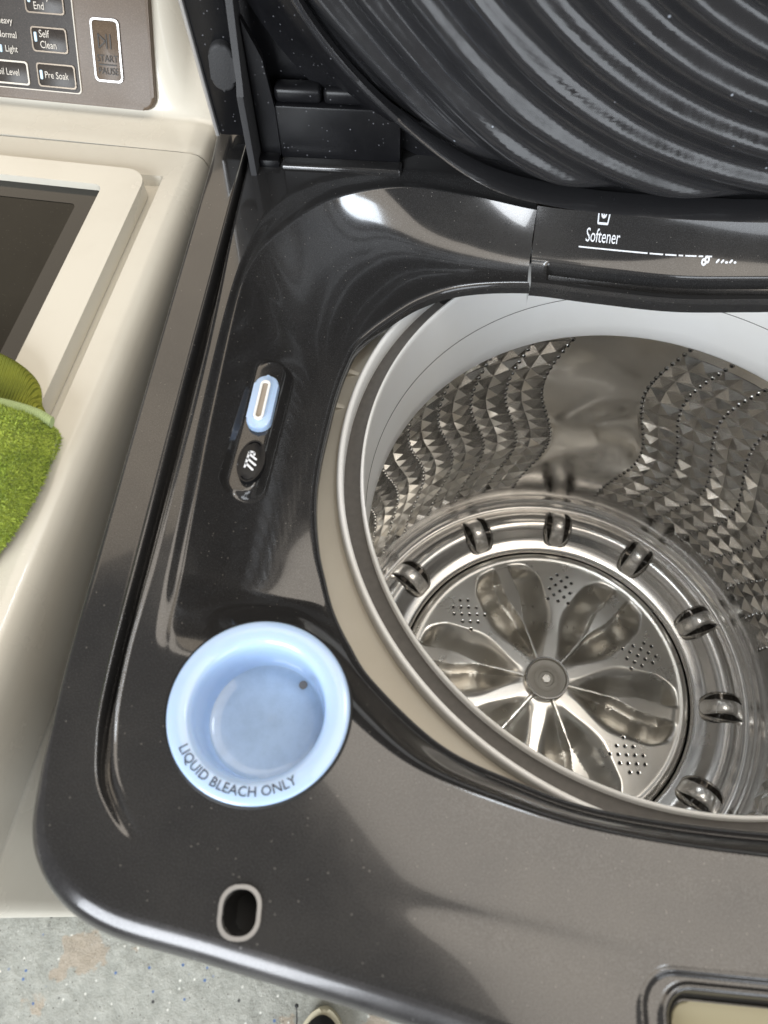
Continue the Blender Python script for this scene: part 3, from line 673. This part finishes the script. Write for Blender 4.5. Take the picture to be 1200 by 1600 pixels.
# silver edge on the lid
bm = bmesh.new(); box(bm, (.0008, LY - .012, .010), (.0036, LY + .018, .60), .0008)
for v in bm.verts: v.co = tilt(*v.co)
bmobj('lid_edge_trim', bm, CHROME, lid, loc=OFF)
bm = bmesh.new(); box(bm, (.0037, LY - .010, .010), (.0300, LY + .004, .60), .0015)
for v in bm.verts: v.co = tilt(*v.co)
bmobj('lid_side_rail', bm, PLAST, lid, loc=OFF)
bm = bmesh.new(); prism(bm, rrect(-.0085, -.0165, .0085, .0165, .0084, 8), 0, .0062, .0022, Matrix(((.985, .09, 0, .0165), (0, 0, -1, LY - .0100), (-.09, .985, 0, .0640), (0, 0, 0, 1))), 4)
bmesh.ops.recalc_face_normals(bm, faces=bm.faces)
bmobj('lid_bumper', bm, RUBBER, lid, loc=OFF)
# inner frame round the bowl (black moulding with a soft step)
LCX, LCZ, HW, HH, NE = XC, .275, .292, .272, 2.7
nth = 260; th = np.linspace(0, 2 * PI, nth, endpoint=False)
Rout = (np.abs(np.cos(th) / HW) ** NE + np.abs(np.sin(th) / HH) ** NE) ** (-1 / NE)
def lidpt(scale, ysh):
    x = LCX + Rout * scale * np.cos(th); z = LCZ + Rout * scale * np.sin(th)
    return np.stack([XC + (x - XC) * (1 + .045 * z / .3), np.full(nth, 0.0) + ysh, z], 1)
fr = [lidpt(1.12, .228), lidpt(1.075, .222), lidpt(1.045, .214), lidpt(1.025, .2095), lidpt(1.008, .2085), lidpt(1.0, .212)]
fr = [np.where((f[:, 2:3] < .035), f * [1, 0, 1] + [0, .0, 0] + np.array([0, 1, 0]) * np.maximum(f[:, 1:2], .226), f) for f in fr]
mesh('lid_inner_frame', np.concatenate(fr), grid_faces(len(fr), nth, True), PLAST, lid, True, 40, OFF)
# ribbed smoked bowl
ns = 150; sc_ = np.linspace(1.0, .02, ns); rows = []
for s in sc_:
    x = LCX + Rout * s * np.cos(th); z = LCZ + Rout * s * np.sin(th)
    rad = np.hypot(x - .46, z - .42)
    low = ss(.20, -.02, z)
    depth = .062 * (1 - np.clip((s - .15) / .85, 0, 1) ** 2.0)
    low = low * ss(.25, .12, np.abs(x - LCX)); depth = depth + .026 * low * ss(1.0, .93, s)
    wavep = ((rad - .262) / .0265)
    ribs = .0075 * (.5 + .5 * np.cos(wavep * 2 * PI)) * ss(.992, .965, s)
    y = .214 - .006 * low - depth - ribs
    rows.append(np.stack([XC + (x - XC) * (1 + .045 * z / .3), y, z], 1))
V = np.concatenate(rows)
o = mesh('lid_bowl', V, grid_faces(ns, nth, True), GLASS, lid, True, 60, OFF)
sm = o.modifiers.new('thickness', 'SOLIDIFY'); sm.thickness = .0028; sm.offset = -1
# clear lip along the bowl edge
V = []
fl_ = [(1.0, 0), (1.004, -.004), (1.004, -.016), (1.0, -.022), (.992, -.024), (.985, -.022), (.982, -.012)]
for s, dy in fl_:
    x = LCX + Rout * s * np.cos(th); z = LCZ + Rout * s * np.sin(th); low = ss(.20, -.02, z) * ss(.25, .12, np.abs(x - LCX))
    V.append(np.stack([XC + (x - XC) * (1 + .045 * z / .3), .212 - .006 * low + dy * (.5 + 1.2 * low), z], 1))
mesh('bowl_lip', np.concatenate(V), grid_faces(len(fl_), nth, True), GLASS, lid, True, 50, OFF)
# hinge block, bracket and ledge at the back left
bm = bmesh.new(); box(bm, (.0500, .2150, -.004), (.1385, .2300, .0425), .0016); hb = bmobj('hinge_cover', bm, PLAST, washer, loc=OFF)
bm = bmesh.new(); box(bm, (.0505, .2050, -.0035), (.1400, .2165, .0030), .0022, 3); bmobj('hinge_ledge', bm, BLACK, hb)
bm = bmesh.new(); box(bm, (.0345, .2060, -.003), (.0495, .2160, .0055), .0012); bmobj('hinge_stop', bm, PLAST, hb)
for x0, x1 in ((.050, .083), (.0845, .120)):
    bm = bmesh.new(); box(bm, (x0, .2170, .0428), (x1, .2300, .0540), .0035, 3); bmobj('hinge_knuckle', bm, PLAST, hb)
bm = bmesh.new(); prism(bm, [(.196, .0), (.226, .0), (.226, .12), (.212, .12), (.201, .066), (.1965, .060)], .0300, .0345, .001, Matrix(((0, 0, 1, 0), (1, 0, 0, 0), (0, 1, 0, 0), (0, 0, 0, 1))))
bmesh.ops.recalc_face_normals(bm, faces=bm.faces)
bmobj('hinge_arm', bm, RUBBER, washer, loc=OFF)
bm = bmesh.new(); prism(bm, [(.036, .004), (.050, .004), (.050, .040), (.046, .075), (.036, .10)], 0, .006, .001, Matrix(((1, 0, 0, 0), (0, 0, 1, .2155), (0, 1, 0, 0), (0, 0, 0, 1))))
bmesh.ops.recalc_face_normals(bm, faces=bm.faces)
bmobj('hinge_plate', bm, PLAST, washer, loc=OFF)

# ================================================================== the off-white neighbour
TH = math.radians(-4.3); NO = Vector((-.0085, .222, FLOOR))
nb = thing('washing_machine', 'off-white washing machine with dark control panel and green towel on it', 'washing machine', NO, None, TH)
NOFF = Vector((0, 0, -FLOOR - .004))
Wn = .686
# top cover: swept section across its width (a along -x), shoulder rounded down at both sides
sec = [(0.0, -.075), (0.0, -.030), (-.0004, -.0180), (-.0018, -.0100), (-.0045, -.0045), (-.0085, -.0014), (-.0140, -.0003), (-.0260, 0), (-.0262, -.0004), (-.0285, -.0060), (-.034, -.0065)]
full = sec + [(-Wn - a, z) for a, z in sec[::-1]]
bs = [-.5250, -.5245, -.5200, -.5120, -.5000, -.40, -.30, -.2, -.12, -.06, -.035, -.0325, -.0290, -.010, -.0006]
rows = []
for b in bs:
    r = []
    for a, z in full:
        dz = -.030 * (1 - min(1, (b + .525) / .025)) ** 2 if b < -.50 else 0.0
        if z < -.0003 and -.6 < a + .0261 < 0 and a > -Wn + .0255 and a < -.0261 and b > -.034: z2 = 0.0 if b > -.0305 else z
        else: z2 = z
        r.append((a, b, z2 + dz if z > -.07 else z2))
    rows.append(r)
V = np.array(rows)
mesh('top_cover', V.reshape(-1, 3), grid_faces(V.shape[0], V.shape[1]), ENAMEL, nb, True, 35, NOFF)
# front apron of the cover
V = np.array([[(a, -.5250, z - .030 if z > -.07 else z) for a, z in full], [(a * .999, -.5240, -.078) for a, z in full]])
mesh('cover_apron', V.reshape(-1, 3), grid_faces(2, len(full))[:, ::-1], ENAMEL, nb, True, 35, NOFF)
bm = bmesh.new(); box(bm, (-Wn + .002, -.520, FLOOR + .034), (-.0020, .16, -.0765), .012, 3); bmobj('cabinet', bm, ENAMEL, nb, loc=NOFF)
# lid with its smoked window
out = rrect(-Wn + .036, -.470, -.0345, -.0330, .016, 8); inn2 = rrect(-Wn + .064, -.440, -.0625, -.0530, .006, 8)
bm = bmesh.new(); ring(bm, out, inn2, -.006, .0075)
es = [e for e in bm.edges if all(abs(v.co.z - .0075) < 1e-6 for v in e.verts)]
es = [e for e in es if len(e.link_faces) == 2 and e.calc_face_angle(0) > .5]
bmesh.ops.bevel(bm, geom=es, offset=.0045, segments=4, profile=.5, affect='EDGES')
nlid = bmobj('lid', bm, ENAMEL, nb, True, 35, NOFF)
bm = bmesh.new(); prism(bm, rrect(-Wn + .062, -.442, -.0605, -.0510, .006, 6), -.004, .0015, 0); win = bmobj('lid_window', bm, WINDOW, nlid)
bm = bmesh.new(); ring(bm, rrect(-Wn + .0625, -.4415, -.0610, -.0515, .006, 6), rrect(-Wn + .080, -.424, -.0790, -.0690, .004, 6), .0012, .0019); bmobj('window_border', bm, mat('black_window_border', (0.010, 0.010, 0.009), 0.12), nlid)
# console: flat foot, concave sweep, sloped face
SL = math.radians(58); B0, Z0 = .045, .020
_pl = lambda y: (B0 + y * math.cos(SL) + .003 * math.sin(SL), Z0 + y * math.sin(SL) - .003 * math.cos(SL))
cs = spl([(.0006, -.0005), (.008, 0), (.020, .0003), (.031, .0012), _pl(-.018), _pl(-.005), _pl(.02), _pl(.06), _pl(.11)], 5)
cs = np.concatenate([[(.0006, -.075)], cs, [(.130, .128), (.150, .130), (.155, -.07)]])
asx = [(0.0, -.0750, .0), (0, -.03, 0), (-.0004, -.018, 0), (-.0018, -.010, 0), (-.0045, -.0045, 0), (-.0085, -.0014, 0), (-.022, .0, .0), (-.030, 0, .28), (-.036, 0, .58), (-.042, 0, .82), (-.048, 0, .96), (-.054, 0, 1.0)]
cols = asx + [(-Wn + .054, 0, 1.0)]
rows = []
for a, dz, k in cols:
    kk = .62 + .38 * k if k > 0 else .62 * (1 + a * 0)
    rows.append([(a, b, (z if z < 0 else z * (k if k > 0 else 0) ** 0.0 * (.35 + .65 * k) ) + (dz if z > -.07 else 0)) for b, z in cs])
V = np.array(rows)
mesh('console', V.reshape(-1, 3), grid_faces(V.shape[0], V.shape[1]), ENAMEL, nb, True, 45, NOFF)
ca, sa = math.cos(SL), math.sin(SL)
# frame of the sloped face: local x = width, y = up the slope, z = out of it
MP = Matrix(((1, 0, 0, 0), (0, ca, -sa, B0), (0, sa, ca, Z0), (0, 0, 0, 1)))
bm = bmesh.new(); prism(bm, rrect(-.40, -.0168, -.0500, .110, .010, 8), -.006, .0030, .0022, MP, 3)
bmesh.ops.recalc_face_normals(bm, faces=bm.faces); pan = bmobj('control_panel', bm, PANEL, nb, loc=NOFF)
pm = lambda x, y, z=.0046: tuple(MP @ Vector((x, y, z)))
bm = bmesh.new(); prism(bm, rrect(-.39, -.0095, -.1084, .105, .003, 4), .0010, .0036, .0004, MP, 1); bmobj('dark_panel', bm, PANELK, pan)
bm = bmesh.new(); ring(bm, rrect(-.392, -.0097, -.1079, .106, .003, 4), rrect(-.3912, -.0090, -.1087, .105, .003, 4), .0030, .0041, MP); bmobj('panel_line', bm, PRINTG, pan)
def button(x0, y0, x1, y1, rimmat, w=.0010, r=.0024, body=PANELK, h=.0046):
    bm = bmesh.new(); prism(bm, rrect(x0, y0, x1, y1, r, 5), .0020, h - .0004, .0005, MP, 2); bmesh.ops.recalc_face_normals(bm, faces=bm.faces)
    b = bmobj('panel_button', bm, body, pan)
    bm = bmesh.new(); ring(bm, rrect(x0, y0, x1, y1, r, 5), rrect(x0 + w, y0 + w, x1 - w, y1 - w, r - w * .5, 5), .0025, h, MP)
    bmobj('button_rim', bm, rimmat, b); return b
RIMB = mat('bronze_rim', (0.22, 0.18, 0.14), 0.3, 0.6)
b = button(-.0956, .0004, -.0731, .0418, CHROME, .0014, .0036, PANEL)
lt_ = lambda x, y: pm(x, y, .0049)
text('START', .0066, lambda x, y: pm(-.0842 + x, .0138 + y, .0049), PRINTB, b, 'CENTER', sx=.86)
text('PAUSE', .0066, lambda x, y: pm(-.0842 + x, .0055 + y, .0049), PRINTB, b, 'CENTER', sx=.86)
strokes('start_symbol', [((-.0912, .0119), (-.0775, .0119)), ((-.0900, .0226), (-.0900, .0316)), ((-.0900, .0316), (-.0845, .0271)), ((-.0845, .0271), (-.0900, .0226)), ((-.0836, .0226), (-.0836, .0316)), ((-.0806, .0226), (-.0806, .0316))], lt_, .0009, PRINTB, b)
def led(x, y, par, hx=.0011, hy=.0032):
    bm = bmesh.new(); prism(bm, rrect(x - hx, y - hy, x + hx, y + hy, .0008, 3), .003, .0049, .0003, MP, 1); bmobj('indicator', bm, LED, par)
tx = lambda s, x0, y0, par, sz=.0068, sx=.84: text(s, sz, lambda x, y: pm(x0 + x, y0 + y, .0047), PRINTG, par, sx=sx)
b = button(-.1435, .0165, -.1150, .0330, RIMB); led(-.1400, .0262, b); tx('Self', -.1370, .0262, b); tx('Clean', -.1370, .0192, b)
b = button(-.1426, -.0068, -.1115, .0094, RIMB); led(-.1392, .0014, b); tx('Pre Soak', -.1365, -.0006, b, .0066, .82)
b = button(-.1450, .0412, -.1145, .0600, RIMB); led(-.1415, .0510, b); tx('Delay', -.1385, .0505, b); tx('End', -.1385, .0438, b)
b = button(-.1800, -.0070, -.1496, .0092, PRINTG, .0012); tx('Soil Level', -.1772, -.0008, b, .0066, .80)
for s, y in (('Heavy', .0330), ('Normal', .0240), ('Light', .0148)):
    x0 = {'Heavy': -.1700, 'Normal': -.1712, 'Light': -.1660}[s]
    tx(s, x0, y, pan, .0062); led(x0 - .0035, y + .0018, pan, .0009, .0026)

# ================================================================== towel on the neighbour
tw = thing('towel', 'fuzzy lime green towel with pale hem, folded on the off-white washer', 'towel', (-.117, -.06, .004))
TO = -Vector((-.11, -.06, .004))
def blob(name, outline, z0, hgt, edge, m, parent, nseg=14, fn=None):
    C = spl(outline, 8, True); cen_ = C.mean(0); rows = []
    for s, z in [(1.0, z0)] + [(1 - edge * (1 - math.cos(a)), z0 + hgt * math.sin(a)) for a in np.linspace(.2, PI / 2, 6)] + [(q, z0 + hgt) for q in np.linspace(1 - edge, .02, nseg)[1:]]:
        xy = cen_ + (C - cen_) * s; zz = np.full(len(C), z)
        if fn is not None: zz = zz + fn(xy[:, 0], xy[:, 1]) * (1 if z > z0 else 0)
        rows.append(np.concatenate([xy, zz[:, None]], 1))
    V = np.array(rows)
    o = mesh(name, V.reshape(-1, 3), grid_faces(len(rows), len(C), True), m, parent, True, None, TO); return o, V
drape = lambda x, y: .004 * np.sin(x * 60 + y * 25) + .003 * np.sin(y * 70 - x * 30) - .010 * ss(-.08, -.02, x)
out_l = [(-.24, -.032), (-.16, -.030), (-.10, -.030), (-.060, -.033), (-.0425, -.036), (-.0385, -.046), (-.0375, -.070), (-.0410, -.095), (-.0500, -.122), (-.068, -.150), (-.10, -.172), (-.16, -.185), (-.24, -.185), (-.26, -.11)]
o, VT = blob('pile_layer', out_l, .002, .020, .12, TERRY, tw, fn=drape)
# pile fibres
PV = []; PF = []
C = VT
nrw, nc = C.shape[:2]
for _ in range(60000):
    i = random.random() ** .8 * (nrw - 5); j = random.random() * nc; i0 = int(i); j0 = int(j) % nc; j1 = (j0 + 1) % nc; fi = i - int(i); fj = j - int(j)
    p = (C[i0, j0] * (1 - fj) + C[i0, j1] * fj) * (1 - fi) + (C[i0 + 1, j0] * (1 - fj) + C[i0 + 1, j1] * fj) * fi
    if p[0] < -.125 or p[1] > -.034: continue
    e1 = C[i0, j1] - C[i0, j0]; e2 = C[i0 + 1, j0] - C[i0, j0]; nn_ = np.cross(e1, e2); l = np.linalg.norm(nn_)
    nn_ = nn_ / l if l > 0 else np.array([0, 0, 1.]); nn_ = nn_ if nn_[2] > 0 or i0 < 3 else -nn_
    if nn_[2] < 0: nn_ = -nn_
    dirv = nn_ + rng.normal(0, .55, 3); dirv /= np.linalg.norm(dirv); side = np.cross(dirv, rng.normal(0, 1, 3)); side /= np.linalg.norm(side) + 1e-9
    ln = random.uniform(.0010, .0024); w = random.uniform(.00028, .0005); b = len(PV)
    bend = rng.normal(0, .35, 3) * ln
    PV += [p - side * w, p + side * w, p + dirv * ln * .55 + side * w, p + dirv * ln * .55 - side * w, p + dirv * ln + bend]
    PF += [(b, b + 1, b + 2, b + 3), (b + 3, b + 2, b + 4)]
o = mesh('towel_pile', PV, PF, TERRY, tw, False, None, TO); o['kind'] = 'stuff'
hem = [(-.24, -.0305, .018), (-.16, -.0285, .020), (-.10, -.0290, .019), (-.070, -.0310, .0165), (-.050, -.0335, .0125), (-.0405, -.0365, .0085)]
H = spl(hem, 8); bm = bmesh.new(); rws = []
for i, p in enumerate(H):
    rws.append([bm.verts.new((p[0], p[1] + .0036 * math.cos(a), p[2] + .0026 * math.sin(a))) for a in np.linspace(0, 2 * PI, 12, endpoint=False)])
for a, b in zip(rws, rws[1:]):
    for k in range(12): bm.faces.new((a[k], a[(k + 1) % 12], b[(k + 1) % 12], b[k]))
bm.faces.new(rws[-1]); bmobj('hem', bm, HEM, tw, True, 60, TO)
ribf = lambda x, y: .0006 * np.sin((x * .985 + y * .17) * 2 * PI / .0030)
out_r = [(-.25, .020), (-.16, .022), (-.12, .0190), (-.092, .0115), (-.070, .0030), (-.059, -.007), (-.0535, -.020), (-.0510, -.034), (-.10, -.045), (-.18, -.045), (-.25, -.03)]
C = spl(out_r, 10, True); cc = C.mean(0)
V = []; nq = 260; xs_ = np.linspace(-.20, -.045, nq); ys_ = np.linspace(-.045, .025, 90)
# knitted underside: fine ribs, on a rounded fold
o, VR = blob('knit_layer', out_r, .004, .011, .10, OLIVE, tw, 40, fn=lambda x, y: .002 * np.sin(x * 40 - y * 60))
v_ = coords(OLIVE); 
wv = N(OLIVE, 'ShaderNodeTexWave'); wv.inputs['Scale'].default_value = 150; wv.inputs['Distortion'].default_value = .8; L(OLIVE, v_, wv.inputs['Vector']); bump(OLIVE, wv.outputs[0], 1.0, 0.0016)

# ================================================================== shoe on the floor
shoe = thing('shoe', 'black shoe with cream sole on the speckled floor below the black washer', 'shoe', (.078, -.53, FLOOR))
SO = -Vector(shoe.location)
sh_out = spl([(.078, -.412), (.100, -.424), (.114, -.452), (.118, -.50), (.110, -.56), (.107, -.62), (.100, -.665), (.078, -.680), (.056, -.665), (.050, -.62), (.046, -.56), (.038, -.50), (.042, -.452), (.056, -.424)], 6, True)
bm = bmesh.new(); prism(bm, sh_out, FLOOR + .001, FLOOR + .034, .006, None, 3); bmesh.ops.recalc_face_normals(bm, faces=bm.faces); bmobj('sole', bm, SOLE, shoe, loc=SO)
cc = sh_out.mean(0); rows = []
for s, h in ((.93, .030), (.92, .040), (.84, .052), (.70, .060), (.55, .064), (.3, .066), (.02, .067)):
    xy = cc + (sh_out - cc) * s; hh = np.full(len(xy), h) + .022 * ss(-.46, -.60, xy[:, 1]) * (h > .035)
    rows.append(np.concatenate([xy, (FLOOR + hh)[:, None]], 1))
mesh('upper', np.concatenate(rows), grid_faces(len(rows), len(sh_out), True), KNIT, shoe, True, 60, SO)
pin = thing('stick', 'thin dark stick with a round black tip beside the shoe', 'stick', (.036, -.440, FLOOR))
bm = bmesh.new(); tube(bm, [(.0335, -.416, FLOOR + .02), (.036, -.435, FLOOR + .014), (.0375, -.48, FLOOR + .004)], [.0008, .0012, .0022]); bmobj('shaft', bm, RUBBER, pin, loc=-Vector(pin.location))
bm = bmesh.new(); bmesh.ops.create_uvsphere(bm, u_segments=12, v_segments=8, radius=.0032, matrix=Matrix.Translation((.0335, -.415, FLOOR + .0205))); bmobj('tip', bm, RUBBER, pin, loc=-Vector(pin.location))
